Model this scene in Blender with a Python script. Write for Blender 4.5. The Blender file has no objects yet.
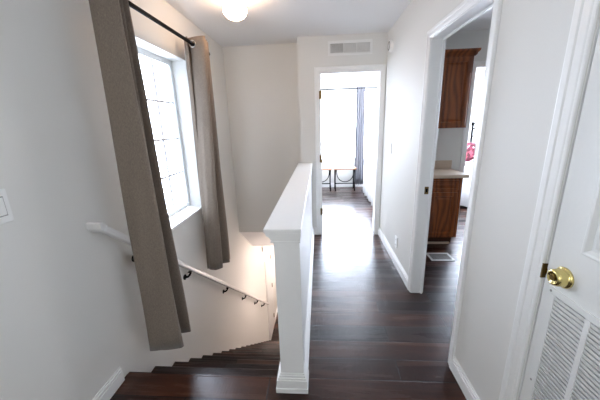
import bpy, bmesh, math, random
from mathutils import Vector, Matrix
random.seed(7)
C = bpy.context.scene.collection

# ------------------------------------------------------------------ materials
def new_mat(name):
    m = bpy.data.materials.new(name); m.use_nodes = True
    nt = m.node_tree
    b = nt.nodes['Principled BSDF']
    return m, nt, b

def lin(c):
    return tuple(((x/255)/12.92 if x/255 <= .04045 else ((x/255+.055)/1.055)**2.4) for x in c)+(1,)

def paint(name, rgb, rough=.55, bump=.0, scale=60, spec=.35):
    m, nt, b = new_mat(name)
    tc = nt.nodes.new('ShaderNodeNewGeometry')
    n = nt.nodes.new('ShaderNodeTexNoise'); n.inputs['Scale'].default_value = scale; n.inputs['Detail'].default_value = 3
    nt.links.new(tc.outputs['Position'], n.inputs['Vector'])
    mx = nt.nodes.new('ShaderNodeMix'); mx.data_type = 'RGBA'
    c = lin(rgb)
    mx.inputs[6].default_value = c; mx.inputs[7].default_value = tuple(x*.965 for x in c[:3])+(1,)
    nt.links.new(n.outputs['Fac'], mx.inputs[0]); nt.links.new(mx.outputs[2], b.inputs['Base Color'])
    b.inputs['Roughness'].default_value = rough
    b.inputs['Specular IOR Level'].default_value = spec
    if bump:
        bp = nt.nodes.new('ShaderNodeBump'); bp.inputs['Strength'].default_value = bump; bp.inputs['Distance'].default_value = .002
        nt.links.new(n.outputs['Fac'], bp.inputs['Height']); nt.links.new(bp.outputs['Normal'], b.inputs['Normal'])
    return m

def metal(name, rgb, rough=.25):
    m, nt, b = new_mat(name)
    b.inputs['Base Color'].default_value = lin(rgb); b.inputs['Metallic'].default_value = 1; b.inputs['Roughness'].default_value = rough
    return m

def emit(name, rgb, s):
    m, nt, b = new_mat(name)
    b.inputs['Base Color'].default_value = (.9, .9, .9, 1)
    b.inputs['Emission Color'].default_value = lin(rgb); b.inputs['Emission Strength'].default_value = s
    return m

def floor_mat():
    m, nt, b = new_mat('dark_plank_floor'); N = nt.nodes; L = nt.links
    g = N.new('ShaderNodeNewGeometry')
    mp = N.new('ShaderNodeMapping'); mp.inputs['Location'].default_value = (.31, -1.34+.152*30, 0)
    L.new(g.outputs['Position'], mp.inputs['Vector'])
    br = N.new('ShaderNodeTexBrick'); br.offset = .37; br.offset_frequency = 2
    br.inputs['Scale'].default_value = 1; br.inputs['Brick Width'].default_value = 1.22; br.inputs['Row Height'].default_value = .152
    br.inputs['Mortar Size'].default_value = .0032; br.inputs['Mortar Smooth'].default_value = .2; br.inputs['Bias'].default_value = 0
    br.inputs['Color1'].default_value = (0, 0, 0, 1); br.inputs['Color2'].default_value = (1, 1, 1, 1); br.inputs['Mortar'].default_value = (0, 0, 0, 1)
    L.new(mp.outputs['Vector'], br.inputs['Vector'])
    # grain streaks along X
    mg = N.new('ShaderNodeMapping'); mg.inputs['Scale'].default_value = (1.0, 12, 12)
    L.new(g.outputs['Position'], mg.inputs['Vector'])
    ad = N.new('ShaderNodeVectorMath'); ad.operation = 'ADD'
    sc = N.new('ShaderNodeVectorMath'); sc.operation = 'SCALE'; sc.inputs['Scale'].default_value = 11
    L.new(br.outputs['Color'], sc.inputs[0]); L.new(mg.outputs['Vector'], ad.inputs[0]); L.new(sc.outputs['Vector'], ad.inputs[1])
    n1 = N.new('ShaderNodeTexNoise'); n1.inputs['Scale'].default_value = 1; n1.inputs['Detail'].default_value = 6; n1.inputs['Roughness'].default_value = .65
    n1.inputs['Distortion'].default_value = .6
    L.new(ad.outputs['Vector'], n1.inputs['Vector'])
    mb = N.new('ShaderNodeMapping'); mb.inputs['Scale'].default_value = (1.1, 5, 5)
    L.new(g.outputs['Position'], mb.inputs['Vector'])
    n2 = N.new('ShaderNodeTexNoise'); n2.inputs['Scale'].default_value = 1.4; n2.inputs['Detail'].default_value = 3
    L.new(mb.outputs['Vector'], n2.inputs['Vector'])
    r = N.new('ShaderNodeValToRGB'); r.color_ramp.elements[0].position = .28; r.color_ramp.elements[1].position = .78
    r.color_ramp.elements[0].color = (.006, .0019, .0013, 1); r.color_ramp.elements[1].color = (.095, .032, .016, 1)
    e = r.color_ramp.elements.new(.5); e.color = (.025, .0078, .0046, 1)
    a1 = N.new('ShaderNodeMath'); a1.operation = 'MULTIPLY_ADD'; a1.inputs[1].default_value = .46
    L.new(n1.outputs['Fac'], a1.inputs[0])
    a2 = N.new('ShaderNodeMath'); a2.operation = 'MULTIPLY'; a2.inputs[1].default_value = .44
    L.new(n2.outputs['Fac'], a2.inputs[0]); L.new(a2.outputs[0], a1.inputs[2])
    a3 = N.new('ShaderNodeMath'); a3.operation = 'MULTIPLY_ADD'; a3.inputs[1].default_value = .36
    sx = N.new('ShaderNodeSeparateXYZ'); L.new(br.outputs['Color'], sx.inputs[0])
    L.new(sx.outputs[0], a3.inputs[0]); L.new(a1.outputs[0], a3.inputs[2])
    a4 = N.new('ShaderNodeMath'); a4.operation = 'SUBTRACT'; a4.inputs[1].default_value = .15
    L.new(a3.outputs[0], a4.inputs[0]); L.new(a4.outputs[0], r.inputs['Fac'])
    mm = N.new('ShaderNodeMix'); mm.data_type = 'RGBA'; mm.inputs[7].default_value = (.006, .003, .003, 1)
    L.new(br.outputs['Fac'], mm.inputs[0]); L.new(r.outputs['Color'], mm.inputs[6]); L.new(mm.outputs[2], b.inputs['Base Color'])
    rr = N.new('ShaderNodeMapRange'); rr.inputs['To Min'].default_value = .18; rr.inputs['To Max'].default_value = .36
    L.new(n1.outputs['Fac'], rr.inputs['Value']); L.new(rr.outputs[0], b.inputs['Roughness'])
    # hand scraped marks: short ridges across the boards
    ms = N.new('ShaderNodeMapping'); ms.inputs['Scale'].default_value = (70, 9, 9)
    L.new(g.outputs['Position'], ms.inputs['Vector'])
    n3 = N.new('ShaderNodeTexNoise'); n3.inputs['Scale'].default_value = 1; n3.inputs['Detail'].default_value = 2
    L.new(ms.outputs['Vector'], n3.inputs['Vector'])
    hs = N.new('ShaderNodeMath'); hs.operation = 'MULTIPLY_ADD'; hs.inputs[1].default_value = .8
    L.new(n3.outputs['Fac'], hs.inputs[0]); L.new(n1.outputs['Fac'], hs.inputs[2])
    hm = N.new('ShaderNodeMath'); hm.operation = 'SUBTRACT'; L.new(hs.outputs[0], hm.inputs[0]); L.new(br.outputs['Fac'], hm.inputs[1])
    bp = N.new('ShaderNodeBump'); bp.inputs['Strength'].default_value = .4; bp.inputs['Distance'].default_value = .0025
    L.new(hm.outputs[0], bp.inputs['Height']); L.new(bp.outputs['Normal'], b.inputs['Normal'])
    bc = N.new('ShaderNodeBump'); bc.inputs['Strength'].default_value = .3; bc.inputs['Distance'].default_value = .002
    L.new(hm.outputs[0], bc.inputs['Height']); L.new(bc.outputs['Normal'], b.inputs['Coat Normal'])
    b.inputs['Specular IOR Level'].default_value = .15
    b.inputs['Coat Weight'].default_value = .8; b.inputs['Coat Roughness'].default_value = .30; b.inputs['Coat IOR'].default_value = 1.36
    return m

def oak_mat():
    m, nt, b = new_mat('honey_oak'); N = nt.nodes; L = nt.links
    tc = N.new('ShaderNodeNewGeometry')
    mp = N.new('ShaderNodeMapping'); mp.inputs['Scale'].default_value = (4.5, 4.5, .9)
    L.new(tc.outputs['Position'], mp.inputs['Vector'])
    w = N.new('ShaderNodeTexWave'); w.wave_type = 'BANDS'; w.bands_direction = 'X'
    w.inputs['Scale'].default_value = 1.1; w.inputs['Distortion'].default_value = 11; w.inputs['Detail'].default_value = 1.5; w.inputs['Detail Scale'].default_value = 1.3
    L.new(mp.outputs['Vector'], w.inputs['Vector'])
    mf = N.new('ShaderNodeMapping'); mf.inputs['Scale'].default_value = (220, 220, 8)
    L.new(tc.outputs['Position'], mf.inputs['Vector'])
    n = N.new('ShaderNodeTexNoise'); n.inputs['Scale'].default_value = 1; n.inputs['Detail'].default_value = 3
    L.new(mf.outputs['Vector'], n.inputs['Vector'])
    a = N.new('ShaderNodeMath'); a.operation = 'MULTIPLY_ADD'; a.inputs[1].default_value = .42
    h = N.new('ShaderNodeMath'); h.operation = 'MULTIPLY'; h.inputs[1].default_value = .58
    L.new(n.outputs['Fac'], h.inputs[0]); L.new(w.outputs['Fac'], a.inputs[0]); L.new(h.outputs[0], a.inputs[2])
    r = N.new('ShaderNodeValToRGB'); r.color_ramp.elements[0].position = .15; r.color_ramp.elements[1].position = .8
    r.color_ramp.elements[0].color = lin((82, 36, 13)); r.color_ramp.elements[1].color = lin((150, 84, 40))
    L.new(a.outputs[0], r.inputs['Fac']); L.new(r.outputs['Color'], b.inputs['Base Color'])
    b.inputs['Roughness'].default_value = .38
    return m

def fabric_mat(name, rgb, rgb2, transl=.12, scale=900):
    m, nt, b = new_mat(name); N = nt.nodes; L = nt.links
    tc = N.new('ShaderNodeNewGeometry')
    mp = N.new('ShaderNodeMapping'); mp.inputs['Scale'].default_value = (1, 1, .35)
    L.new(tc.outputs['Position'], mp.inputs['Vector'])
    n = N.new('ShaderNodeTexNoise'); n.inputs['Scale'].default_value = scale; n.inputs['Detail'].default_value = 2
    n2 = N.new('ShaderNodeTexNoise'); n2.inputs['Scale'].default_value = 260; n2.inputs['Detail'].default_value = 3
    L.new(mp.outputs['Vector'], n.inputs['Vector']); L.new(mp.outputs['Vector'], n2.inputs['Vector'])
    av = N.new('ShaderNodeMath'); av.operation = 'MULTIPLY_ADD'; av.inputs[1].default_value = .5
    hv = N.new('ShaderNodeMath'); hv.operation = 'MULTIPLY'; hv.inputs[1].default_value = .5
    L.new(n2.outputs['Fac'], hv.inputs[0]); L.new(n.outputs['Fac'], av.inputs[0]); L.new(hv.outputs[0], av.inputs[2])
    r = N.new('ShaderNodeValToRGB'); r.color_ramp.elements[0].position = .35; r.color_ramp.elements[1].position = .65
    r.color_ramp.elements[0].color = lin(rgb); r.color_ramp.elements[1].color = lin(rgb2)
    L.new(av.outputs[0], r.inputs['Fac']); L.new(r.outputs['Color'], b.inputs['Base Color'])
    b.inputs['Roughness'].default_value = .85; b.inputs['Specular IOR Level'].default_value = .2
    b.inputs['Sheen Weight'].default_value = .25
    bp = N.new('ShaderNodeBump'); bp.inputs['Strength'].default_value = .25; bp.inputs['Distance'].default_value = .001
    L.new(n.outputs['Fac'], bp.inputs['Height']); L.new(bp.outputs['Normal'], b.inputs['Normal'])
    if transl:
        t = N.new('ShaderNodeBsdfTranslucent'); L.new(r.outputs['Color'], t.inputs['Color'])
        ms = N.new('ShaderNodeMixShader'); ms.inputs[0].default_value = transl
        L.new(b.outputs[0], ms.inputs[1]); L.new(t.outputs[0], ms.inputs[2])
        L.new(ms.outputs[0], N['Material Output'].inputs['Surface'])
    return m

def glass_mat():
    m, nt, b = new_mat('window_glass'); N = nt.nodes; L = nt.links
    N.remove(b)
    t = N.new('ShaderNodeBsdfTransparent'); g = N.new('ShaderNodeBsdfGlossy'); g.inputs['Roughness'].default_value = .02
    ms = N.new('ShaderNodeMixShader')
    ms.inputs[0].default_value = .06; L.new(t.outputs[0], ms.inputs[1]); L.new(g.outputs[0], ms.inputs[2])
    L.new(ms.outputs[0], N['Material Output'].inputs['Surface'])
    return m

def quilt_mat():
    m, nt, b = new_mat('patterned_quilt'); N = nt.nodes; L = nt.links
    g = N.new('ShaderNodeNewGeometry')
    v = N.new('ShaderNodeTexVoronoi'); v.inputs['Scale'].default_value = 24
    L.new(g.outputs['Position'], v.inputs['Vector'])
    sx = N.new('ShaderNodeSeparateColor'); L.new(v.outputs['Color'], sx.inputs[0])
    r = N.new('ShaderNodeValToRGB'); r.color_ramp.interpolation = 'CONSTANT'
    cs = [(0, (70, 14, 26)), (.3, (190, 180, 180)), (.45, (110, 30, 60)), (.62, (150, 70, 84)), (.8, (120, 40, 60))]
    for i, (p, c) in enumerate(cs):
        e = r.color_ramp.elements[i] if i < 2 else r.color_ramp.elements.new(p)
        e.position = p; e.color = lin(c)
    L.new(sx.outputs[0], r.inputs['Fac']); L.new(r.outputs['Color'], b.inputs['Base Color'])
    b.inputs['Roughness'].default_value = .8
    return m

WALL = paint('warm_white_wall_paint', (228, 227, 223), .6, .12, 220)
CEIL = paint('ceiling_paint', (236, 236, 237), .7, .2, 160)
TRIM = paint('white_trim_paint', (245, 245, 244), .33, 0, 30, .5)
DOOR = paint('white_door_paint', (232, 233, 231), .38, .05, 90, .45)
GAP = paint('dark_void', (18, 18, 18), .9)
FLOOR = floor_mat()
OAK = oak_mat()
OAKD = paint('dark_oak_edge', (66, 34, 18), .5)
LAMINATE = paint('beige_laminate', (206, 186, 166), .35, 0, 300)
BLACK = paint('black_iron', (11, 10, 10), .7, 0, 50, .12)
BRASS = metal('polished_brass', (226, 208, 140), .2)
BRASSD = metal('aged_brass', (120, 98, 60), .35)
NICKEL = metal('brushed_nickel', (190, 190, 188), .25)
VINYL = paint('white_vinyl', (240, 242, 243), .35)
PLASTIC = paint('white_plastic', (238, 238, 236), .3, 0, 30, .5)
GREYP = paint('grey_plastic', (165, 163, 160), .5)
LINEN = fabric_mat('taupe_linen', (120, 107, 95), (147, 134, 121), .07)
LINEN2 = fabric_mat('grey_linen', (120, 120, 128), (150, 150, 158), .12)
SHEET = fabric_mat('white_cotton', (232, 232, 236), (244, 244, 246), .0, 400)
TABLEW = paint('pale_wood_top', (150, 108, 82), .5, 0, 40)
QUILT = quilt_mat()
GLASS = glass_mat()
HANDR = paint('glossy_rail_paint', (226, 224, 222), .28, 0, 30, .5)
BULB = emit('frosted_lamp_globe', (255, 212, 172), 22)

mun, nt_, b_ = new_mat('window_grille_bars')
b_.inputs['Base Color'].default_value = (.82, .84, .86, 1); b_.inputs['Roughness'].default_value = .4
t_ = nt_.nodes.new('ShaderNodeBsdfTranslucent'); t_.inputs['Color'].default_value = (.8, .83, .86, 1)
ms_ = nt_.nodes.new('ShaderNodeMixShader'); ms_.inputs[0].default_value = .10
nt_.links.new(b_.outputs[0], ms_.inputs[1]); nt_.links.new(t_.outputs[0], ms_.inputs[2])
nt_.links.new(ms_.outputs[0], nt_.nodes['Material Output'].inputs['Surface'])
MUNT = mun

# ------------------------------------------------------------------ helpers
def bx(bm, x0, x1, y0, y1, z0, z1):
    r = bmesh.ops.create_cube(bm, size=1)
    bmesh.ops.scale(bm, verts=r['verts'], vec=(abs(x1-x0), abs(y1-y0), abs(z1-z0)))
    bmesh.ops.translate(bm, verts=r['verts'], vec=((x0+x1)/2, (y0+y1)/2, (z0+z1)/2))
    return r['verts']

def boxes(*bs):
    bm = bmesh.new()
    for b in bs: bx(bm, *b)
    return bm

def cyl(bm, a, b, r, seg=16, r2=None):
    a = Vector(a); b = Vector(b); d = b-a
    rot = d.to_track_quat('Z', 'Y').to_matrix().to_4x4()
    bmesh.ops.create_cone(bm, cap_ends=True, segments=seg, radius1=r, radius2=r if r2 is None else r2, depth=d.length,
                          matrix=Matrix.Translation((a+b)/2) @ rot)

def tube(bm, pts, r, seg=10):
    pts = [Vector(p) for p in pts]; rings = []
    for i, p in enumerate(pts):
        if i == 0: d = pts[1]-p
        elif i == len(pts)-1: d = p-pts[i-1]
        else: d = (pts[i+1]-pts[i-1])
        q = d.to_track_quat('Z', 'Y')
        rr = r[i] if isinstance(r, (list, tuple)) else r
        rings.append([bm.verts.new(p + q @ Vector((math.cos(2*math.pi*k/seg)*rr, math.sin(2*math.pi*k/seg)*rr, 0))) for k in range(seg)])
    for a, b in zip(rings, rings[1:]):
        for k in range(seg):
            bm.faces.new((a[k], a[(k+1) % seg], b[(k+1) % seg], b[k]))
    bm.faces.new(rings[0][::-1]); bm.faces.new(rings[-1])

def lathe(bm, prof, origin, axis, seg=32):
    """prof: list of (r, h) along axis"""
    q = Vector(axis).to_track_quat('Z', 'Y'); o = Vector(origin); rings = []
    for r, h in prof:
        if r < 1e-6: rings.append([bm.verts.new(o + q @ Vector((0, 0, h)))])
        else: rings.append([bm.verts.new(o + q @ Vector((math.cos(2*math.pi*k/seg)*r, math.sin(2*math.pi*k/seg)*r, h))) for k in range(seg)])
    for a, b in zip(rings, rings[1:]):
        for k in range(seg):
            k2 = (k+1) % seg
            if len(a) == 1 and len(b) == 1: continue
            if len(a) == 1: bm.faces.new((a[0], b[k2], b[k]))
            elif len(b) == 1: bm.faces.new((a[k], a[k2], b[0]))
            else: bm.faces.new((a[k], a[k2], b[k2], b[k]))

def prism(bm, poly, ax, a, b):
    """extrude a 2D polygon along axis ax from a to b; poly coordinates are the two other axes in order"""
    def P(p, v):
        return {'x': (v, p[0], p[1]), 'y': (p[0], v, p[1]), 'z': (p[0], p[1], v)}[ax]
    A = [bm.verts.new(P(p, a)) for p in poly]; B = [bm.verts.new(P(p, b)) for p in poly]
    n = len(poly)
    for i in range(n): bm.faces.new((A[i], A[(i+1) % n], B[(i+1) % n], B[i]))
    bm.faces.new(A[::-1]); bm.faces.new(B)

def wloc(o):
    v = Vector((0, 0, 0))
    while o is not None:
        v += o.location; o = o.parent
    return v

def obj(name, bm, m, parent=None, bevel=0, smooth=False, seg=2, label=None):
    bmesh.ops.recalc_face_normals(bm, faces=bm.faces)
    if parent is not None:
        bmesh.ops.translate(bm, verts=bm.verts, vec=-wloc(parent))
    me = bpy.data.meshes.new(name); bm.to_mesh(me); bm.free()
    me.materials.append(m)
    if smooth:
        for p in me.polygons: p.use_smooth = True
    o = bpy.data.objects.new(name, me); C.objects.link(o)
    if parent is not None: o.parent = parent
    if bevel:
        md = o.modifiers.new('bevel', 'BEVEL'); md.width = bevel; md.segments = seg; md.limit_method = 'ANGLE'; md.angle_limit = math.radians(40)
    if label: o['label'] = label
    return o

def tag(o, label, cat, group=None, kind=None):
    o['label'] = label; o['category'] = cat
    if group: o['group'] = group
    if kind: o['kind'] = kind
    return o

def thing(name, loc, label, cat, group=None):
    o = bpy.data.objects.new(name, None); o.empty_display_size = .05; C.objects.link(o); o.location = loc
    return tag(o, label, cat, group)

def setting(name, loc=(0, 0, 0), label=None):
    o = bpy.data.objects.new(name, None); o.empty_display_size = .05; C.objects.link(o); o.location = loc
    o['kind'] = 'structure'
    if label: o['label'] = label
    return o

def struct(name, bm, m, bevel=0, label=None):
    o = obj(name, bm, m, None, bevel); o['kind'] = 'structure'
    if label: o['label'] = label
    return o

def wall_with_hole(plane, p0, p1, a0, a1, z0, z1, holes):
    """box wall; plane 'x' (thin in x, runs along y) or 'y' (thin in y, runs along x); holes list of (a0,a1,z0,z1)"""
    bm = bmesh.new()
    def add(a, b, c, d):
        if b-a < 1e-5 or d-c < 1e-5: return
        if plane == 'x': bx(bm, p0, p1, a, b, c, d)
        else: bx(bm, a, b, p0, p1, c, d)
    cuts = sorted(holes); cur = a0
    for (h0, h1, hz0, hz1) in cuts:
        add(cur, h0, z0, z1); add(h0, h1, z0, hz0); add(h0, h1, hz1, z1); cur = h1
    add(cur, a1, z0, z1)
    return bm

# ------------------------------------------------------------------ dimensions
XL, XR, XB = -1.2, .785, -.24          # left wall, right wall, half wall left face
YF, YS, YB = 3.6, 3.84, -1.7           # door wall, stairwell far wall, wall behind camera
H = 2.43
N1, RUN, RISE, NST = 1.345, .231, .19, 18
ZL = -RISE*NST                         # lower floor
BX1, BY1 = 3.15, 6.6                   # bedroom right wall, far wall

# ------------------------------------------------------------------ shell
bm = bmesh.new()
bx(bm, XL-.15, BX1+.15, YB-.15, N1-.02, -.05, 0)
bx(bm, XB+.02, BX1+.15, N1-.02, YS+.06, -.05, 0)
bx(bm, XL-.15, BX1+.15, YS+.06, BY1+.15, -.05, 0)
struct('floor', bm, FLOOR)
struct('floor', boxes((XL-.15, 1.5, N1+RUN*(NST-1)-.02, 9.2, ZL-.06, ZL)), FLOOR, label='lower hallway floor at the foot of the stairs')
struct('ceiling', boxes((XL-.15, BX1+.15, YB-.15, BY1+.15, H, H+.08)), CEIL)
bm = bmesh.new()
prism(bm, [(YS, -.055), (YS+.69, -.59), (9.2, -.59), (9.2, -.5), (YS+.8, -.5), (YS+.1, -.055)], 'x', XL-.1, 1.5)
struct('ceiling', bm, CEIL, label='sloping stair soffit and lower hallway ceiling')

WY0, WY1, WZ0, WZ1 = 1.845, 2.715, .66, 2.045
struct('wall_left', wall_with_hole('x', XL-.16, XL, YB-.15, 9.2, ZL-.06, H, [(WY0, WY1, WZ0, WZ1)]), WALL)
D2, D2T = (1.485, 2.235), 2.005
D3, D3T = (.17, .952), 2.035
struct('wall_right', wall_with_hole('x', XR, XR+.095, YB-.15, YF+.01, 0, H, [(D3[0], D3[1], 0, D3T), (D2[0], D2[1], 0, D2T)]), WALL)
D1 = (.02, .722)
D5 = (1.83, 2.62)
bm = wall_with_hole('y', YF, YF+.13, XB, XR+.1, 0, H, [(D1[0], D1[1], 0, 2.03)])
struct('wall_far', bm, WALL)
struct('wall_stairwell', boxes((XL, XB+.12, YS, YS+.12, -.055, H), (XB, XB+.12, YF+.1, YS+.02, -.055, H)), WALL)
struct('wall_dressing_far', wall_with_hole('y', 3.69, 3.81, XR+.1, BX1, 0, H, [(D5[0], D5[1], 0, 2.04)]), WALL)
struct('wall_dressing_near', boxes((XR+.1, BX1, .95, 1.05, 0, H)), WALL)
struct('wall_stairs_right', boxes((XB+.01, XB+.12, N1-.02, 9.2, ZL-.06, -.05)), WALL)
struct('wall_lower_far', boxes((XL, XB+.02, 9.1, 9.2, ZL, -.5)), WALL)
struct('wall_closet_back', boxes((XR+.75, XR+.85, -.4, .95, 0, H), (XR+.1, XR+.85, -.45, -.35, 0, H)), GAP)  # walls coloured near-black: the closet's darkness is put into the material
WB = (-1.1, -.35, .9, 1.9)
struct('wall_back', wall_with_hole('y', YB-.15, YB, XL-.16, XR+.095, 0, H, []), WALL)
W2 = (-.45, 1.75, .62, 2.16)
struct('wall_bedroom_far', wall_with_hole('y', BY1, BY1+.15, XL-.16, BX1+.15, 0, H, [W2]), WALL)
W3 = (4.3, 6.35, .8, 2.25)
struct('wall_bedroom_right', wall_with_hole('x', BX1, BX1+.15, .9, BY1+.15, 0, H, [W3]), WALL)

# ------------------------------------------------------------------ windows
def window(name, plane, pos, rect, cols, rows, out, label=None, sash=True):
    """pos = frame plane (interior face), out = +1/-1 outward direction"""
    a0, a1, z0, z1 = rect
    w = setting(name, (pos, a0, z0) if plane == 'x' else (a0, pos, z0), label)
    def B(bm, d0, d1, p0, p1, c0, c1):
        lo, hi = sorted((pos+out*d0, pos+out*d1))
        if plane == 'x': bx(bm, lo, hi, p0, p1, c0, c1)
        else: bx(bm, p0, p1, lo, hi, c0, c1)
    f = .045
    bm = bmesh.new()
    B(bm, 0, .03, a0, a0+f, z0, z1); B(bm, 0, .03, a1-f, a1, z0, z1)
    B(bm, 0, .03, a0+f, a1-f, z0, z0+f); B(bm, 0, .03, a0+f, a1-f, z1-f, z1)
    obj('window_frame', bm, VINYL, w, .004)
    g = .020
    bm = bmesh.new()
    ia0, ia1, iz0, iz1 = a0+f, a1-f, z0+f, z1-f
    if cols > 1 or rows > 1:
        for i in range(1, cols):
            p = ia0+(ia1-ia0)*i/cols; B(bm, .0135, .0245, p-g*.6, p+g*.6, iz0, iz1)
        for j in range(1, rows):
            p = iz0+(iz1-iz0)*j/rows; hh = g/2
            B(bm, .012, .026, ia0, ia1, p-hh, p+hh)
        obj('window_grille', bm, MUNT, w)
    bm = bmesh.new(); B(bm, .026, .029, ia0, ia1, iz0, iz1)
    obj('window_pane', bm, GLASS, w)
    return w

w1 = window('window_1', 'x', XL-.13, (WY0, WY1, WZ0+.02, WZ1), 3, 4, -1, 'white framed grid window beside the stairs between taupe curtains')
obj('window_sill', boxes((XL-.13, XL+.012, WY0, WY1, WZ0, WZ0+.02)), TRIM, w1, .004)
window('window_2', 'y', BY1+.06, W2, 2, 1, 1)
window('window_3', 'x', BX1+.06, W3, 2, 1, 1)
#window('window_4', 'y', YB-.06, WB, 2, 2, -1)

# ------------------------------------------------------------------ trim: casings and baseboards
def casing_bm(plane, face, out, a0, a1, top, w=.062, z0=0, top_piece=True, wl=None, wr=None):
    """stepped door casing round an opening on wall plane 'face'; out = direction it sticks out"""
    bm = bmesh.new()
    wl = w if wl is None else wl; wr = w if wr is None else wr
    prof = [(0, 0), (0, .006), (.06, .008), (.10, .008), (.16, .0065), (.24, .009), (.52, .0105), (.58, .0095), (.64, .014), (.90, .0155), (.98, .013), (1, .009), (1, 0)]
    st = []
    for (k, d) in prof:
        fx = face+out*d
        pts = [(a0-wl*k, z0), (a0-wl*k, top+w*k), (a1+wr*k, top+w*k), (a1+wr*k, z0)]
        st.append([bm.verts.new((fx, p[0], p[1]) if plane == 'x' else (p[0], fx, p[1])) for p in pts])
    for i in range(len(st)):
        A, B = st[i], st[(i+1) % len(st)]
        for k in range(3): bm.faces.new((A[k], A[k+1], B[k+1], B[k]))
    bm.faces.new([r[0] for r in st]); bm.faces.new([r[3] for r in st][::-1])
    return bm

d1 = setting('door_1', (.02, YF, 0), 'open bedroom doorway with white casing at the end of the hall')
obj('door_frame', boxes((D1[0]-.004, D1[0]+.006, YF, YF+.13, 0, 2.03), (D1[1]-.006, D1[1]+.004, YF, YF+.13, 0, 2.03), (D1[0], D1[1], YF, YF+.13, 2.024, 2.034)), TRIM, d1)
obj('door_casing', casing_bm('y', YF, -1, D1[0], D1[1], 2.03, .07, wr=.058), TRIM, d1)
obj('door_leaf', boxes((D1[0]-.045, D1[0]-.01, YF+.135, YF+.83, .01, 2.02)), DOOR, d1, .003)
for z in (.33, 1.03, 1.79):
    bm = boxes((D1[0]-.016, D1[0]+.008, YF-.018, YF+.02, z-.045, z+.045)); cyl(bm, (D1[0]+.006, YF-.014, z-.05), (D1[0]+.006, YF-.014, z+.05), .009, 10)
    obj('hinge', bm, BRASSD, d1)

d2 = setting('door_2', (XR, 1.49, 0), 'open side doorway with white casing looking into the dressing room')
obj('door_frame', boxes((XR, XR+.095, D2[0]-.004, D2[0]+.006, 0, D2T), (XR, XR+.095, D2[1]-.006, D2[1]+.004, 0, D2T), (XR, XR+.095, D2[0], D2[1], D2T-.006, D2T+.004),
                       (XR+.075, XR+.09, D2[1]-.018, D2[1], 0, D2T), (XR+.075, XR+.09, D2[0], D2[0]+.018, 0, D2T), (XR+.075, XR+.09, D2[0], D2[1], D2T-.018, D2T)), TRIM, d2, .002)
obj('door_casing', casing_bm('x', XR, -1, D2[0], D2[1], D2T, .056), TRIM, d2)
obj('door_casing', casing_bm('x', XR+.095, 1, D2[0], D2[1], D2T, .056), TRIM, d2)
bm = boxes((XR+.040, XR+.070, D2[1]-.008, D2[1]-.004, .89, .95))
obj('strike_plate', bm, BRASSD, d2)
obj('latch_hole', boxes((XR+.048, XR+.062, D2[1]-.0095, D2[1]-.005, .905, .935)), BLACK, d2)

d5 = setting('door_5', (D5[0], 3.69, 0), 'cased doorway from the dressing room to the bedroom')
obj('door_frame', boxes((D5[0]-.004, D5[0]+.006, 3.69, 3.81, 0, 2.04), (D5[1]-.006, D5[1]+.004, 3.69, 3.81, 0, 2.04), (D5[0], D5[1], 3.69, 3.81, 2.034, 2.044)), TRIM, d5)
obj('door_casing', casing_bm('y', 3.69, -1, D5[0], D5[1], 2.04, .06), TRIM, d5)

# closet door with return-air grille
d3 = setting('door_3', (XR, D3[0], 0), 'white panel door with round brass knob and louvred vent')
obj('door_frame', boxes((XR, XR+.095, D3[0]-.004, D3[0]+.004, 0, D3T), (XR+.004, XR+.095, D3[1]-.002, D3[1]+.004, 0, D3T), (XR, XR+.095, D3[0], D3[1], D3T-.004, D3T+.004),
                       (XR+.05, XR+.075, D3[1]-.014, D3[1], 0, D3T)), TRIM, d3)
obj('door_casing', casing_bm('x', XR, -1, D3[0], D3[1], D3T, .072), TRIM, d3)
LX = XR+.004       # leaf face
LY0, LY1 = D3[0]+.006, D3[1]-.010
bm = wall_with_hole('x', LX, LX+.035, LY0, LY1, .008, 1.0, [(LY0+.05, LY1-.04, .12, .868)])
bx(bm, LX, LX+.035, LY0, LY1, 1.0, 1.045); bx(bm, LX, LX+.035, LY0, LY1, 1.88, 2.025)
for (a, b) in ((LY0, LY0+.1), (.44, .50), (.84, LY1)): bx(bm, LX, LX+.035, a, b, 1.045, 1.88)
obj('door_leaf', bm, DOOR, d3)
PANELS = ((.50, .84, 1.045, 1.88), (LY0+.1, .44, 1.045, 1.88))
def raised_panel(y0, y1, z0, z1):
    bm = bmesh.new(); loops = []
    for (i, d) in ((0, 0), (.004, -.002), (.010, -.001), (.020, .010), (.028, .011), (.052, .003), (.056, .0025)):
        loops.append([bm.verts.new((LX+d, yy, zz)) for (yy, zz) in ((y0+i, z0+i), (y1-i, z0+i), (y1-i, z1-i), (y0+i, z1-i))])
    for a, b in zip(loops, loops[1:]):
        for k in range(4): bm.faces.new((a[k], a[(k+1) % 4], b[(k+1) % 4], b[k]))
    bm.faces.new(loops[-1])
    # closed back
    B = [bm.verts.new((LX+.03, yy, zz)) for (yy, zz) in ((y0, z0), (y1, z0), (y1, z1), (y0, z1))]
    for k in range(4): bm.faces.new((B[k], B[(k+1) % 4], loops[0][(k+1) % 4], loops[0][k]))
    bm.faces.new(B[::-1])
    return bm
for (a, b, c, d) in PANELS:
    obj('raised_panel', raised_panel(a, b, c, d), DOOR, d3)
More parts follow.
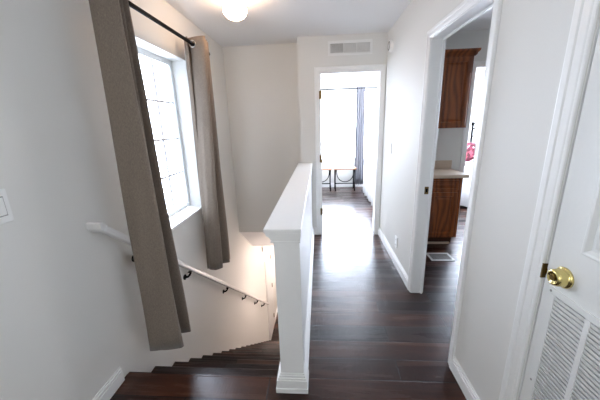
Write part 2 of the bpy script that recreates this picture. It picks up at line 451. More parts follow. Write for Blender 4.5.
# grille
GY0, GY1, GZ0, GZ1 = LY0+.02, .915, .075, .89
px = LX-.0055
cols = []
y = GY1-.030
while y-.112 > GY0+.01:
    cols.append((y-.112, y)); y -= .130
pitch = .0152
bm = bmesh.new()
zs0, zs1 = GZ0+.03, GZ1-.022
bx(bm, px, LX+.001, GY0, GY1, zs1, GZ1); bx(bm, px, LX+.001, GY0, GY1, GZ0, zs0)
bx(bm, px, LX+.001, cols[0][1], GY1, zs0, zs1); bx(bm, px, LX+.001, GY0, cols[-1][0], zs0, zs1)
for (c, c2) in zip(cols, cols[1:]): bx(bm, px, LX+.001, c2[1], c[0], zs0, zs1)
gr = obj('vent_grille', bm, DOOR, d3, .0015)
bm = bmesh.new()
n = int((zs1-zs0)/pitch)
for (c0, c1) in cols:
    for i in range(n):
        z = zs1-.003-i*pitch
        vs = [(px+.0005, z), (px+.0015, z+.0004), (px+.0050, z-.0134), (px+.0040, z-.0140)]
        prism(bm, vs, 'y', c0-.001, c1+.001) if False else None
        A = [bm.verts.new((p[0], c0-.001, p[1])) for p in vs]; B = [bm.verts.new((p[0], c1+.001, p[1])) for p in vs]
        for k in range(4): bm.faces.new((A[k], A[(k+1) % 4], B[(k+1) % 4], B[k]))
sl = obj('louvre_slats', bm, DOOR, gr)
bm = bmesh.new()
for (yy, zz) in ((GY1-.012, GZ1-.012), (GY1-.012, .50), (GY1-.012, GZ0+.015), (.48, GZ1-.012)):
    cyl(bm, (px-.0012, yy, zz), (px+.001, yy, zz), .0042, 12)
obj('screws', bm, GREYP, gr)
# knob: rosette, neck, ball with key cylinder
ky, kz = .872, .945
kb = bmesh.new()
lathe(kb, [(0, 0), (.035, 0), (.035, .004), (.032, .007), (.0285, .009), (.0275, .014), (.0285, .020), (.0278, .028), (.0255, .035), (.022, .038), (.0195, .0388), (.0185, .037), (0, .037)],
      (LX, ky, kz), (-1, 0, 0), 40)
kn = obj('door_knob', kb, BRASS, d3, smooth=True)
kb = bmesh.new(); lathe(kb, [(0, .037), (.0095, .037), (.0095, .040), (0, .040)], (LX, ky, kz), (-1, 0, 0), 20)
obj('lock_cylinder', kb, BRASSD, kn)
obj('strike_plate', boxes((XR-.004, XR+.010, D3[1]-.003, D3[1]-.001, .90, .955), (XR-.0065, XR-.0035, D3[1]-.003, D3[1]+.006, .90, .955)), BRASSD, d3)
obj('latch_bolt', boxes((LX-.0005, LX+.02, LY1-.002, LY1+.006, 0.92, .94)), BRASS, d3)

def baseboard(bm, plane, face, out, a0, a1, z0=0, h=.1):
    for (d, c0, c1) in ((.015, 0, h-.030), (.010, h-.030, h-.024), (.0125, h-.024, h-.012), (.006, h-.012, h)):
        lo, hi = sorted((face, face+out*d))
        if plane == 'x': bx(bm, lo, hi, a0, a1, z0+c0, z0+c1)
        else: bx(bm, a0, a1, lo, hi, z0+c0, z0+c1)
bm = bmesh.new(); baseboard(bm, 'x', XL, 1, YB, 1.285); struct('baseboard_left', bm, TRIM, .002)
bm = bmesh.new(); baseboard(bm, 'x', XR, -1, D3[1]+.073, D2[0]-.057); struct('baseboard_right', bm, TRIM, .002, 'short baseboard between the two right doorways')
bm = bmesh.new(); baseboard(bm, 'x', XR, -1, D2[1]+.057, YF); struct('baseboard_right', bm, TRIM, .002, 'baseboard under the light switch at the far end of the hall')
bm = bmesh.new(); baseboard(bm, 'x', XR, -1, YB, D3[0]-.064); struct('baseboard_right', bm, TRIM, .002)
bm = bmesh.new(); baseboard(bm, 'y', YF, -1, -.085, D1[0]-.071); struct('baseboard_far', bm, TRIM, .002)
bm = bmesh.new(); baseboard(bm, 'y', BY1, -1, XL, BX1); struct('baseboard_bedroom', bm, TRIM, .002)
bm = bmesh.new(); baseboard(bm, 'y', 3.69, -1, 1.64, D5[0]-.061); struct('baseboard_dressing', bm, TRIM, .002)

# ------------------------------------------------------------------ staircase
st = thing('staircase', (XL, N1, 0), 'dark wooden staircase going down beside the left wall', 'stairs')
for i in range(NST):
    z = -RISE*i
    y0, y1 = N1+RUN*(i-1), N1+RUN*i
    if i:
        obj('tread', boxes((XL+.001, XB+.009, y0-.028, y1, z-.03, z)), FLOOR, st, .006)
    else:
        obj('tread', boxes((XL+.001, XB+.009, y1-.02, y1, -.05, 0.0)), FLOOR, st, .004)
    obj('riser', boxes((XL+.001, XB+.009, y1-.045, y1-.028, z-RISE, z-.03)), FLOOR, st)

# ------------------------------------------------------------------ half wall
hw = thing('half_wall', (-.17, 1.25, 0), 'white waist-high half wall with flat cap and square end post dividing stairs from hall', 'half wall')
obj('wall_panel', boxes((-.228, -.108, 1.30, YF, 0, .93)), TRIM, hw)
PX0, PX1, PY0 = -.229, -.101, 1.256
obj('end_post', boxes((PX0, PX1, PY0, 1.37, 0, .955)), TRIM, hw, .003)
obj('cap', boxes((-.270, -.089, 1.228, YF, .960, .981)), TRIM, hw, .004)
bm = bmesh.new()
for (e, z0, z1, ex) in ((.033, .948, .960, .009), (.028, .938, .948, .008), (.018, .924, .938, .006), (.010, .912, .924, .004), (.013, .904, .912, .005)):
    bx(bm, PX0-e, PX1+ex, PY0-e*.75, 1.37, z0, z1)
    bx(bm, -.228-e*.8, -.108+ex, 1.36, YF, z0, z1)
obj('cap_moulding', bm, TRIM, hw, .0012)
bm = bmesh.new()
for (e, z0, z1) in ((.030, 0, .030), (.024, .030, .082), (.018, .082, .094), (.011, .094, .108), (.005, .108, .120)):
    bx(bm, PX0-e, PX1+e*.7, PY0-e*.7, 1.37, z0, z1)
    bx(bm, -.15, -.108+e*.8, 1.36, YF, z0, z1)
obj('base_moulding', bm, TRIM, hw, .0012)

# ------------------------------------------------------------------ handrail
hr = thing('handrail', (XL, 1.3, .95), 'white wooden handrail on black brackets sloping down the left wall beside the stairs', 'handrail')
sl_ = -.8225
def railz(y): return .945+sl_*(y-1.33)
bm = bmesh.new()
def sect(bm, c, q, w, h):
    r = .3
    pts = []
    for (sx, sy) in ((1, 1), (-1, 1), (-1, -1), (1, -1)):
        for (u, v) in (((1, 1-r), (1-r, 1)) if sx*sy > 0 else ((1-r, 1), (1, 1-r))):
            pts.append(bm.verts.new(Vector(c)+q @ Vector((sx*u*w/2, sy*v*h/2, 0))))
    return pts
RX = XL+.062
path = [Vector((RX, 1.315, railz(1.315))), Vector((RX, 5.22, railz(5.22)))]
rings = []
for i, p in enumerate(path):
    d = (path[i+1]-p if i < len(path)-1 else p-path[i-1])
    if 0 < i < len(path)-1: d = ((path[i+1]-p).normalized()+(p-path[i-1]).normalized())
    zax = d.normalized(); xax = zax.cross(Vector((0, 0, 1))).normalized(); yax = xax.cross(zax)
    q = Matrix((xax, yax, zax)).transposed()
    rings.append(sect(bm, p, q, .042, .038))
for a, b in zip(rings, rings[1:]):
    for k in range(8): bm.faces.new((a[k], a[(k+1) % 8], b[(k+1) % 8], b[k]))
bm.faces.new(rings[0]); bm.faces.new(rings[-1][::-1])
ddy, ddz = .045, .045*sl_
zz = railz(1.30)
prism(bm, [(1.282, zz+.026), (1.286, zz-.006), (1.318, railz(1.318)-.022), (1.332, railz(1.332)+.019), (1.300, zz+.030)], 'x', XL-.002, RX+.018)
obj('rail', bm, HANDR, hr, .004)
for y in (1.58, 2.15, 2.98, 3.68, 4.35, 4.85):
    z = railz(y)
    bm = bmesh.new()
    cyl(bm, (XL, y, z-.085), (XL+.007, y, z-.085), .024, 18)
    tube(bm, [(XL+.005, y, z-.085), (XL+.03, y, z-.082), (XL+.048, y, z-.066), (RX, y, z-.04), (RX, y, z-.022)], [.011, .010, .009, .009, .010], 10)
    bx(bm, RX-.012, RX+.012, y-.03, y+.03, z-.027, z-.021)
    obj('bracket', bm, BLACK, hr, smooth=False)

# ------------------------------------------------------------------ curtains (stairs window)
def spline(pts, n):
    out = []
    P = [Vector(p) for p in pts]; P = [2*P[0]-P[1]]+P+[2*P[-1]-P[-2]]
    for i in range(1, len(P)-2):
        for k in range(n):
            t = k/n
            out.append(.5*((2*P[i])+(-P[i-1]+P[i+1])*t+(2*P[i-1]-5*P[i]+4*P[i+1]-P[i+2])*t*t+(-P[i-1]+3*P[i]-3*P[i+1]+P[i+2])*t**3))
    out.append(P[-2]); return out

def curtain_bm(top, bot, z1, z0, rows=26, n=7, thick=.0022, hem=None, ease=1.0):
    bm = bmesh.new(); T = spline(top, n); B = spline(bot, n); grid = []
    for j in range(rows+1):
        t = j/rows; z = z1+(z0-z1)*t; e = t**ease
        row = []
        for i, (a, b) in enumerate(zip(T, B)):
            w = .004*math.sin(i*.9+j*.35)*t
            zz = z + (hem(i/len(T)) * t if hem else 0)
            row.append(bm.verts.new((a.x+(b.x-a.x)*e+w, a.y+(b.y-a.y)*e+w*.6, zz)))
        grid.append(row)
    for r0, r1 in zip(grid, grid[1:]):
        for i in range(len(r0)-1): bm.faces.new((r0[i], r0[i+1], r1[i+1], r1[i]))
    return bm

def solid(o, t=.0025):
    md = o.modifiers.new('thickness', 'SOLIDIFY'); md.thickness = t; md.offset = 0
    return o

RODX, RODZ = -1.05, 2.135
cl = thing('curtain', (RODX, 1.56, .06), 'taupe curtain panel hanging at the near side of the stair window', 'curtain', None)
topL = [(-1.105, 1.50), (-1.06, 1.492), (-.975, 1.505), (-.99, 1.53), (-1.09, 1.545), (-.98, 1.565), (-1.085, 1.59), (-.98, 1.61), (-1.085, 1.65), (-1.06, 1.68)]
botL = [(-1.115, 1.445), (-1.03, 1.455), (-.925, 1.475), (-.93, 1.50), (-1.075, 1.53), (-.975, 1.56), (-1.06, 1.59), (-.925, 1.63), (-1.06, 1.68), (-1.04, 1.71)]
solid(obj('drape', curtain_bm(topL, botL, 2.19, .062), LINEN, cl, smooth=True))
cr = thing('curtain', (RODX, 2.62, .06), 'taupe curtain panel with metal eyelet at the far side of the stair window', 'curtain', None)
topR = [(-1.085, 2.545), (-1.125, 2.565), (-1.10, 2.585), (-1.03, 2.56), (-.955, 2.545), (-.95, 2.57), (-1.09, 2.62), (-.965, 2.66), (-1.10, 2.70), (-.98, 2.73), (-1.09, 2.77)]
botR = [(-1.13, 2.57), (-1.155, 2.54), (-1.13, 2.52), (-1.07, 2.50), (-1.03, 2.52), (-1.01, 2.56), (-1.08, 2.62), (-.968, 2.67), (-1.08, 2.72), (-.99, 2.75), (-1.09, 2.79)]
solid(obj('drape', curtain_bm(topR, botR, 2.19, .062), LINEN, cr, smooth=True))
def eyelet(y, par, tilt=0):
    bm = bmesh.new(); R = .025; r = .0065
    for k in range(24):
        pass
    pts = [Vector((RODX+R*math.cos(2*math.pi*k/24), y+R*math.cos(2*math.pi*k/24)*tilt, RODZ+R*math.sin(2*math.pi*k/24))) for k in range(25)]
    rings = []
    for k in range(24):
        c = pts[k]; u = (c-Vector((RODX, y, RODZ))).normalized(); v = Vector((0, 1, 0))
        rings.append([bm.verts.new(c+u*math.cos(a)*r+v*math.sin(a)*r*.7) for a in [2*math.pi*m/8 for m in range(8)]])
    for k in range(24):
        a, b = rings[k], rings[(k+1) % 24]
        for m in range(8): bm.faces.new((a[m], a[(m+1) % 8], b[(m+1) % 8], b[m]))
    obj('eyelet', bm, NICKEL, par, smooth=True)
eyelet(2.552, cr, -.2); eyelet(2.60, cr, .35); eyelet(2.645, cr, -.3)
eyelet(1.53, cl, .2); eyelet(1.60, cl, .2)
rod = thing('curtain_rod', (RODX, 1.45, RODZ), 'thin black curtain rod above the stair window', 'curtain rod')
bm = bmesh.new(); cyl(bm, (RODX, 1.40, RODZ), (RODX, 2.90, RODZ), .0135, 16); obj('rod', bm, BLACK, rod)
for y in (1.40, 2.90):
    bm = bmesh.new(); lathe(bm, [(0, -.02), (.014, -.012), (.018, 0), (.014, .014), (0, .02)], (RODX, y, RODZ), (0, 1, 0), 16); obj('finial', bm, BLACK, rod, smooth=True)
for y in (1.44, 2.86):
    bm = bmesh.new(); cyl(bm, (XL, y, RODZ), (XL+.006, y, RODZ), .02, 14); cyl(bm, (XL, y, RODZ-.004), (RODX, y, RODZ-.004), .006, 10); obj('bracket', bm, BLACK, rod)

# ------------------------------------------------------------------ ceiling light
LXc, LYc = -.65, 2.49
lt = thing('ceiling_light', (LXc, LYc, H), 'lit round frosted glass ceiling light with white base over the stairs', 'ceiling light')
bm = bmesh.new(); lathe(bm, [(0, 0), (.082, 0), (.085, .012), (.078, .045), (.066, .052), (0, .052)], (LXc, LYc, H), (0, 0, -1), 36); obj('base', bm, PLASTIC, lt, smooth=True)
bm = bmesh.new(); lathe(bm, [(.064, .045), (.082, .058), (.093, .078), (.094, .098), (.086, .120), (.068, .140), (.040, .153), (0, .158)], (LXc, LYc, H), (0, 0, -1), 40); obj('glass_globe', bm, BULB, lt, smooth=True)
for a in (0.3, 2.4, 4.5):
    bm = bmesh.new(); cyl(bm, (LXc+.07*math.cos(a), LYc+.07*math.sin(a), H-.04), (LXc+.088*math.cos(a), LYc+.088*math.sin(a), H-.04), .004, 8)
    obj('thumb_screw', bm, BRASS, lt)

# ------------------------------------------------------------------ switches, outlet, detector
def wall_plate(bm, face, out, y0, y1, z0, z1):
    lo, hi = sorted((face, face+out*.009)); bx(bm, lo, hi, y0, y1, z0, z1)
s = thing('light_switch', (XL, .905, 1.19), 'white rocker light switch on the left wall nearest the camera', 'light switch')
bm = bmesh.new(); wall_plate(bm, XL, 1, .845, .967, 1.125, 1.252); obj('cover_plate', bm, PLASTIC, s, .002)
obj('rocker_gap', boxes((XL+.008, XL+.0098, .912, .950, 1.151, 1.226), (XL+.008, XL+.0098, .862, .900, 1.151, 1.226)), GREYP, s)
bm = bmesh.new(); bx(bm, XL+.008, XL+.0125, .915, .947, 1.155, 1.222); obj('rocker', bm, PLASTIC, s, .0015)
bm = bmesh.new(); bx(bm, XL+.008, XL+.0125, .865, .897, 1.155, 1.222); obj('rocker', bm, PLASTIC, s, .0015)
s = thing('light_switch', (XR, 3.2, 1.17), 'small white light switch on the right wall between the two open doorways', 'light switch')
bm = bmesh.new(); wall_plate(bm, XR, -1, 3.165, 3.235, 1.115, 1.23); obj('cover_plate', bm, PLASTIC, s, .002)
bm = bmesh.new(); bx(bm, XR-.0125, XR-.008, 3.184, 3.216, 1.14, 1.205); obj('rocker', bm, PLASTIC, s, .0015)
s = thing('electrical_outlet', (XR, 2.76, .25), 'white electrical outlet low on the right wall above the baseboard', 'outlet')
bm = bmesh.new(); wall_plate(bm, XR, -1, 2.725, 2.795, .195, .31); obj('cover_plate', bm, PLASTIC, s, .002)
for z in (.225, .28):
    bm = bmesh.new(); bx(bm, XR-.0115, XR-.008, 2.745, 2.775, z-.014, z+.014); so = obj('socket', bm, PLASTIC, s, .002)
    obj('slots', boxes((XR-.0120, XR-.0110, 2.751, 2.754, z-.006, z+.006), (XR-.0120, XR-.0110, 2.766, 2.769, z-.006, z+.006)), GAP, so)
s = thing('smoke_detector', (XR, 3.38, 2.23), 'small round white detector high on the right wall near the vent', 'smoke detector')
bm = bmesh.new(); lathe(bm, [(0, 0), (.062, 0), (.062, .012), (.058, .02), (.05, .03), (0, .032)], (XR, 3.38, 2.235), (-1, 0, 0), 32); obj('housing', bm, PLASTIC, s, smooth=False)
bm = bmesh.new(); lathe(bm, [(.034, .0312), (.034, .035), (.046, .034), (.046, .0305)], (XR, 3.38, 2.235), (-1, 0, 0), 32); obj('vent_ring', bm, GREYP, s)

# ------------------------------------------------------------------ vent above door
v = thing('air_vent', (.365, YF, 2.29), 'white louvred air vent in the wall above the bedroom doorway', 'air vent')
vx0, vx1, vz0, vz1 = .112, .618, 2.212, 2.368
fx = [vx0+.028, vx0+.028+.147, vx0+.028+.153, vx0+.028+.297, vx0+.028+.303, vx1-.028]
bm = boxes((vx0, vx1, YF-.008, YF, vz0, vz0+.028), (vx0, vx1, YF-.008, YF, vz1-.028, vz1), (vx0, fx[0], YF-.008, YF, vz0+.028, vz1-.028), (fx[5], vx1, YF-.008, YF, vz0+.028, vz1-.028),
           (fx[1], fx[2], YF-.008, YF, vz0+.028, vz1-.028), (fx[3], fx[4], YF-.008, YF, vz0+.028, vz1-.028))
obj('frame', bm, PLASTIC, v, .002)
obj('backing', boxes((vx0+.01, vx1-.01, YF-.0015, YF-.0005, vz0+.01, vz1-.01)), GREYP, v)
for (a, b, tilt) in ((fx[0], fx[1], .55), (fx[2], fx[3], 1), (fx[4], fx[5], 1)):
    bm = bmesh.new()
    for k in range(9):
        z = vz0+.031+k*.0113
        vs = [(YF-.0068, z), (YF-.0062, z-.001), (YF-.002, z+.007*tilt), (YF-.0024, z+.008*tilt)]
        A = [bm.verts.new((a, p[0], p[1])) for p in vs]; B = [bm.verts.new((b, p[0], p[1])) for p in vs]
        for m in range(4): bm.faces.new((A[m], A[(m+1) % 4], B[(m+1) % 4], B[m]))
    obj('louvre_slats', bm, PLASTIC, v)

# ------------------------------------------------------------------ dressing room
def slab_with_panel(bm, x0, x1, z0, z1, yf, e, th=.018, flat=False):
    """door front facing -Y: slab with an eased edge, a sunk groove and a raised field"""
    loops = []
    seq = ((0, 0), (0, th-.004), (.004, th), (e-.004, th), (e, th-.003), (e+.004, .004), (e+.014, .003), (e+.030, th-.006), (e+.034, th-.005))
    for (i, d) in seq:
        loops.append([bm.verts.new((xx, yf-d, zz)) for (xx, zz) in ((x0+i, z0+i), (x1-i, z0+i), (x1-i, z1-i), (x0+i, z1-i))])
    for a, b in zip(loops, loops[1:]):
        for k in range(4): bm.faces.new((a[k], a[(k+1) % 4], b[(k+1) % 4], b[k]))
    bm.faces.new(loops[-1]); bm.faces.new(loops[0][::-1])
def cab_door(bm, x0, x1, z0, z1, yf): slab_with_panel(bm, x0, x1, z0, z1, yf, .045)
FYB = 3.24
bc = thing('base_cabinet', (1.3, FYB, 0), 'honey oak base cabinet with drawer and door under the beige countertop', 'cabinet')
obj('cabinet_body', boxes((.93, 1.61, FYB, 3.688, .1, .82)), OAK, bc, .002)
obj('toe_kick', boxes((.95, 1.585, FYB+.07, 3.688, 0, .1)), OAKD, bc)
obj('base_trim', boxes((.93, 1.56, FYB+.04, FYB+.068, 0.0, .018)), LAMINATE, bc)
for (a, b) in ((.95, 1.25), (1.268, 1.568)):
    bm = bmesh.new(); cab_door(bm, a, b, .125, .655, FYB); obj('door', bm, OAK, bc)
    bm = bmesh.new()
    slab_with_panel(bm, a, b, .68, .795, FYB, .018)
    obj('drawer', bm, OAK, bc)
ct = thing('countertop', (1.3, FYB, .82), 'beige laminate countertop with backsplash on the oak base cabinet', 'countertop')
obj('counter_slab', boxes((.91, 1.665, FYB-.035, 3.688, .822, .86)), LAMINATE, ct, .008, seg=3)
obj('backsplash', boxes((.91, 1.665, 3.668, 3.689, .86, .962)), LAMINATE, ct, .003)
wc = thing('wall_cabinet', (1.3, 3.4, 1.36), 'honey oak wall cabinet with crown moulding hanging above the countertop', 'cabinet')
obj('cabinet_body', boxes((.95, 1.655, 3.40, 3.688, 1.365, 2.13)), OAK, wc, .002)
bm = bmesh.new()
prism(bm, [(3.402, 2.105), (3.392, 2.112), (3.385, 2.128), (3.362, 2.150), (3.358, 2.170), (3.402, 2.170)], 'x', .95, 1.668)
prism(bm, [(1.655, 2.105), (1.664, 2.112), (1.671, 2.128), (1.694, 2.150), (1.698, 2.170), (1.655, 2.170)], 'y', 3.358, 3.688)
obj('crown_moulding', bm, OAK, wc)
for (a, b) in ((.97, 1.30), (1.325, 1.635)):
    bm = bmesh.new(); cab_door(bm, a, b, 1.385, 2.095, 3.40); obj('door', bm, OAK, wc)
rg = thing('floor_register', (1.3, 2.93, 0), 'white framed floor vent in front of the oak base cabinet', 'floor vent')
rx0, rx1, ry0, ry1 = 1.185, 1.43, 2.83, 3.02
obj('frame', boxes((rx0, rx1, ry0, ry0+.022, 0, .007), (rx0, rx1, ry1-.022, ry1, 0, .007), (rx0, rx0+.022, ry0+.022, ry1-.022, 0, .007), (rx1-.022, rx1, ry0+.022, ry1-.022, 0, .007)), PLASTIC, rg, .002)
bm = bmesh.new()
for k in range(14):
    x = rx0+.03+k*.0142
    bx(bm, x, x+.006, ry0+.02, ry1-.02, .001, .005)
obj('louvre_slats', bm, GREYP, rg)

# ------------------------------------------------------------------ bedroom
def bench(x0, x1, label):
    t = thing('bench', (x0, 6.2, 0), label, 'bench', 'matching benches under the bedroom window')
    y0, y1 = 6.12, 6.42
    obj('bench_top', boxes((x0, x1, y0, y1, .48, .51)), TABLEW, t, .005)
    for x in (x0+.035, x1-.035):
        bm = bmesh.new()
        tube(bm, [(x, y0+.03, .48), (x, y0+.03, .03), (x, y0+.02, .0)], .015, 8)
        tube(bm, [(x, y1-.03, .48), (x, y1-.03, .03), (x, y1-.02, .0)], .015, 8)
        bx(bm, x-.012, x+.012, y0+.03, y1-.03, .10, .13)
        obj('leg', bm, BLACK, t)
    m_ = (x0+x1)/2; w = (x1-x0)/2-.06
    bm = bmesh.new()
    tube(bm, [(m_+w*math.sin(a), y0+.04, .48-.27*max(0, math.cos(a))**.7) for a in [(-90+i*10)*math.pi/180 for i in range(19)]], .009, 8)
    bx(bm, x0+.03, x1-.03, y0+.03, y0+.05, .165, .185)
    obj('curved_brace', bm, BLACK, t)
bench(.31, .80, 'low pale wood bench on black iron legs, right one under the bedroom window')
bench(-.22, .27, 'low pale wood bench on black legs, partly cut off by the left door frame')
bcu = thing('curtain', (.88, 6.45, .09), 'grey curtain panel hanging at the bright bedroom window', 'curtain')
tp = []; bt = []
for k in range(9):
    x = .80+k*.0225
    tp.append((x, 6.45+(.03 if k % 2 else -.03))); bt.append((.785+k*.026, 6.45+(.035 if k % 2 else -.035)))
solid(obj('drape', curtain_bm(tp, bt, 2.21, .09, rows=14, n=5), LINEN2, bcu, smooth=True))
rr = thing('curtain_rod', (.5, 6.45, 2.17), 'thin dark curtain rod across the bedroom window', 'curtain rod')
bm = bmesh.new(); cyl(bm, (-.6, 6.45, 2.17), (1.9, 6.45, 2.165), .012, 12); obj('rod', bm, BLACK, rr)
for x in (-.58, 1.88):
    bm = bmesh.new(); cyl(bm, (x, 6.45, 2.17), (x, BY1, 2.17), .007, 8); obj('bracket', bm, BLACK, rr)

bd = thing('bed', (2.1, 5.3, 0), 'white bed with skirt and black iron headboard seen beyond the doorways', 'bed')
def soft_box(x0, x1, y0, y1, z0, z1, n=10, amp=.012, rad=.05):
    bm = bmesh.new(); bx(bm, x0, x1, y0, y1, z0, z1)
    bmesh.ops.subdivide_edges(bm, edges=bm.edges, cuts=n, use_grid_fill=True)
    for v in bm.verts:
        v.co += Vector((math.sin(v.co.y*19+v.co.z*7), math.sin(v.co.x*17+v.co.z*5), math.sin(v.co.x*9+v.co.y*11)))*amp
    return bm
obj('box_spring', boxes((1.00, 3.03, 4.82, 6.0, .1, .38)), SHEET, bd, .02)
obj('mattress', soft_box(.96, 3.03, 4.78, 6.04, .38, .64), SHEET, bd, .03, smooth=True)
bm = bmesh.new()
per = []
for i in range(61): per.append((3.02-2.08*i/60, 4.77, i))
for i in range(41): per.append((.94, 4.77+1.28*i/40, i))
for i in range(61): per.append((.94+2.08*i/60, 6.05, i))
prev = None
for (x, y, i) in per:
    w = .016*math.sin(i*1.3)
    ox = w if y not in (4.77, 6.05) else 0; oy = w if not ox else 0
    a = bm.verts.new((x, y, .58)); m2 = bm.verts.new((x-abs(ox), y-oy*.5, .3)); b = bm.verts.new((x-ox*1.5-.0, y-oy*1.5, .02+.02*math.sin(i*.8)))
    if prev: bm.faces.new((prev[0], a, m2, prev[1])); bm.faces.new((prev[1], m2, b, prev[2]))
    prev = (a, m2, b)
solid(obj('bed_skirt', bm, SHEET, bd, smooth=True), .004)
bm = bmesh.new()
hx = 3.06
for y in (4.80, 6.02):
    tube(bm, [(hx, y, 0), (hx, y, 1.34)], .018, 10)
    bmesh.ops.create_uvsphere(bm, u_segments=14, v_segments=10, radius=.034, matrix=Matrix.Translation((hx, y, 1.37)))
for z in (1.28, 1.13, .6): tube(bm, [(hx, 4.80, z), (hx, 6.02, z)], .011, 8)
for k in range(1, 6):
    y = 4.80+1.22*k/6
    tube(bm, [(hx, y, .6), (hx, y, 1.28)], .008, 8)
    for z in (1.28, 1.13): bmesh.ops.create_uvsphere(bm, u_segments=10, v_segments=8, radius=.022, matrix=Matrix.Translation((hx, y, z)))
obj('headboard', bm, BLACK, bd, label='black iron headboard')
def pillow(x, y, z, rx, ry, rz, ang, label, mat):
    bm = bmesh.new(); bmesh.ops.create_uvsphere(bm, u_segments=28, v_segments=16, radius=1)
    for v in bm.verts:
        c = v.co; px_, py_ = c.x, c.y
        s = (abs(px_)**2.6+abs(py_)**2.6+1e-9)**(1/2.6); L = math.hypot(px_, py_)
        k = L/s if s > 1e-6 else 1
        c.x *= k; c.y *= k
        c.x *= rx; c.y *= ry; c.z *= rz
    bmesh.ops.rotate(bm, verts=bm.verts, cent=(0, 0, 0), matrix=Matrix.Rotation(ang, 3, 'Y'))
    bmesh.ops.translate(bm, verts=bm.verts, vec=(x, y, z))
    o = obj('pillow', bm, mat, None, smooth=True)
    return tag(o, label, 'pillow')
pillow(2.83, 5.62, .86, .2, .3, .08, math.radians(-62), 'red and pink patterned pillow leaning against the black iron headboard', QUILT)
q = obj('quilt', soft_box(2.2, 2.66, 5.25, 5.98, .655, .70, 6, .006), QUILT, None, .015, smooth=True)
tag(q, 'red and pink patterned quilt folded on the white bed', 'quilt')

# ------------------------------------------------------------------ lower hallway door
d4 = setting('door_4', (XL, 5.4, ZL), 'white door on the left wall at the foot of the stairs')
obj('door_casing', casing_bm('x', XL, 1, 5.43, 6.05, ZL+2.03, .065, z0=ZL), TRIM, d4)
obj('door_leaf', boxes((XL+.001, XL+.012, 5.43, 6.05, ZL+.01, ZL+2.03)), DOOR, d4)
for z in (.3, 1.15, 1.9):
    obj('hinge', boxes((XL+.012, XL+.024, 5.975, 6.01, ZL+z-.05, ZL+z+.05)), BRASSD, d4)
bm = bmesh.new(); baseboard(bm, 'x', XL, 1, 5.28, 5.36, ZL); baseboard(bm, 'x', XL, 1, 6.12, 9.1, ZL); struct('baseboard_lower', bm, TRIM)
ch = thing('door_chime', (XL, 5.24, -1.0), 'tiny grey fitting high on the lower hallway wall beside the door', 'wall fitting')
obj('fitting_body', boxes((XL, XL+.02, 5.22, 5.26, -1.03, -.92)), GREYP, ch, .004)
obj('fitting_button', boxes((XL+.02, XL+.024, 5.23, 5.25, -.99, -.96)), GAP, ch)

# ------------------------------------------------------------------ lights
def point(name, loc, power, col, size):
    l = bpy.data.lights.new(name, 'POINT'); l.energy = power; l.color = col; l.shadow_soft_size = size
    o = bpy.data.objects.new(name, l); C.objects.link(o); o.location = loc; return o
point('lower_hall_light', (-.33, 4.35, -.95), 11, (1, .80, .72), .06)  # extra unseen source, added to brighten the wall under the soffit
point('lower_hall_light', (-.55, 6.6, -1.2), 50, (1, .81, .73), .06)
point('bedroom_fill', (1.2, 5.2, 2.2), 80, (.9, .94, 1), .2)  # unseen fill, added so the bedroom burns out to white
point('hall_fill', (-.8, -1.3, 1.7), 17, (.93, .96, 1), .15)  # added fill behind the camera, brightens the post front and near walls

def portal(name, loc, rot, sx, sy):
    l = bpy.data.lights.new(name, 'AREA'); l.shape = 'RECTANGLE'; l.size = sx; l.size_y = sy
    l.cycles.is_portal = True
    o = bpy.data.objects.new(name, l); C.objects.link(o); o.location = loc; o.rotation_euler = rot; return o
P2 = math.pi/2
portal('window_portal', (XL-.18, (WY0+WY1)/2, (WZ0+WZ1)/2), (0, -P2, 0), WZ1-WZ0, WY1-WY0)
portal('window_portal', ((W2[0]+W2[1])/2, BY1+.17, (W2[2]+W2[3])/2), (-P2, 0, 0), W2[1]-W2[0], W2[3]-W2[2])
portal('window_portal', (BX1+.17, (W3[0]+W3[1])/2, (W3[2]+W3[3])/2), (0, P2, 0), W3[3]-W3[2], W3[1]-W3[0])
#portal('window_portal', ((WB[0]+WB[1])/2, YB-.17, (WB[2]+WB[3])/2), (P2, 0, 0), WB[1]-WB[0], WB[3]-WB[2])

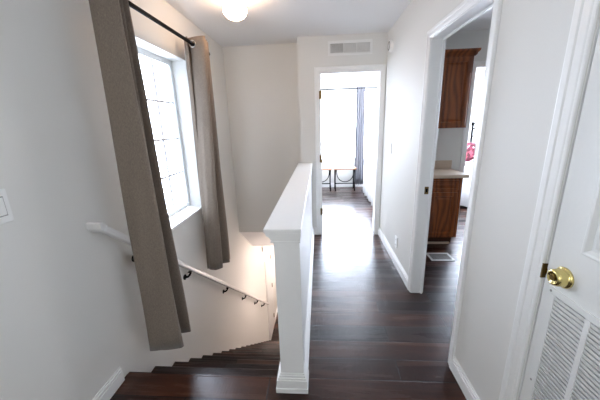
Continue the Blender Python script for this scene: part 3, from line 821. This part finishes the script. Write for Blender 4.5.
w = bpy.data.worlds.new('bright_overcast_sky'); bpy.context.scene.world = w; w.use_nodes = True
bg = w.node_tree.nodes['Background']
wn = w.node_tree.nodes; wl = w.node_tree.links
bg.inputs['Color'].default_value = (.73, .83, 1, 1)
# hazy sky, brightest towards the sun side beyond the bedroom
wg = wn.new('ShaderNodeTexCoord'); dp = wn.new('ShaderNodeVectorMath'); dp.operation = 'DOT_PRODUCT'
dp.inputs[1].default_value = (.42, .90, .1); wl.new(wg.outputs['Generated'], dp.inputs[0])
mr = wn.new('ShaderNodeMapRange'); mr.interpolation_type = 'SMOOTHSTEP'
mr.inputs['From Min'].default_value = -.3; mr.inputs['From Max'].default_value = .9
mr.inputs['To Min'].default_value = 2.7; mr.inputs['To Max'].default_value = 25
wl.new(dp.outputs['Value'], mr.inputs['Value']); wl.new(mr.outputs[0], bg.inputs['Strength'])

# ------------------------------------------------------------------ camera
f, pi_, ya, ro = 281.452, .260193, -.0736038, -.0316055
cp, sp = math.cos(pi_), math.sin(pi_)
fw = Vector((math.sin(ya)*cp, math.cos(ya)*cp, -sp)); r0 = Vector((math.cos(ya), -math.sin(ya), 0)); u0 = r0.cross(fw)
r2 = math.cos(ro)*r0+math.sin(ro)*u0; u2 = -math.sin(ro)*r0+math.cos(ro)*u0
cam = bpy.data.cameras.new('camera'); co = bpy.data.objects.new('camera', cam); C.objects.link(co)
M = Matrix((r2, u2, -fw)).transposed().to_4x4(); M.translation = Vector((0, 0, 1.45)); co.matrix_world = M
cam.sensor_fit = 'HORIZONTAL'; cam.sensor_width = 36; cam.lens = 36*f/600; cam.clip_start = .02
sc = bpy.context.scene; sc.camera = co
sc.view_settings.view_transform = 'Standard'; sc.view_settings.look = 'None'; sc.view_settings.gamma = 1
sc.view_settings.use_curve_mapping = False; sc.view_settings.exposure = .5
sc.cycles.use_denoising = True
sc.cycles.max_bounces = 10; sc.cycles.diffuse_bounces = 6; sc.cycles.glossy_bounces = 4; sc.cycles.transparent_max_bounces = 8
sc.cycles.sample_clamp_indirect = 12
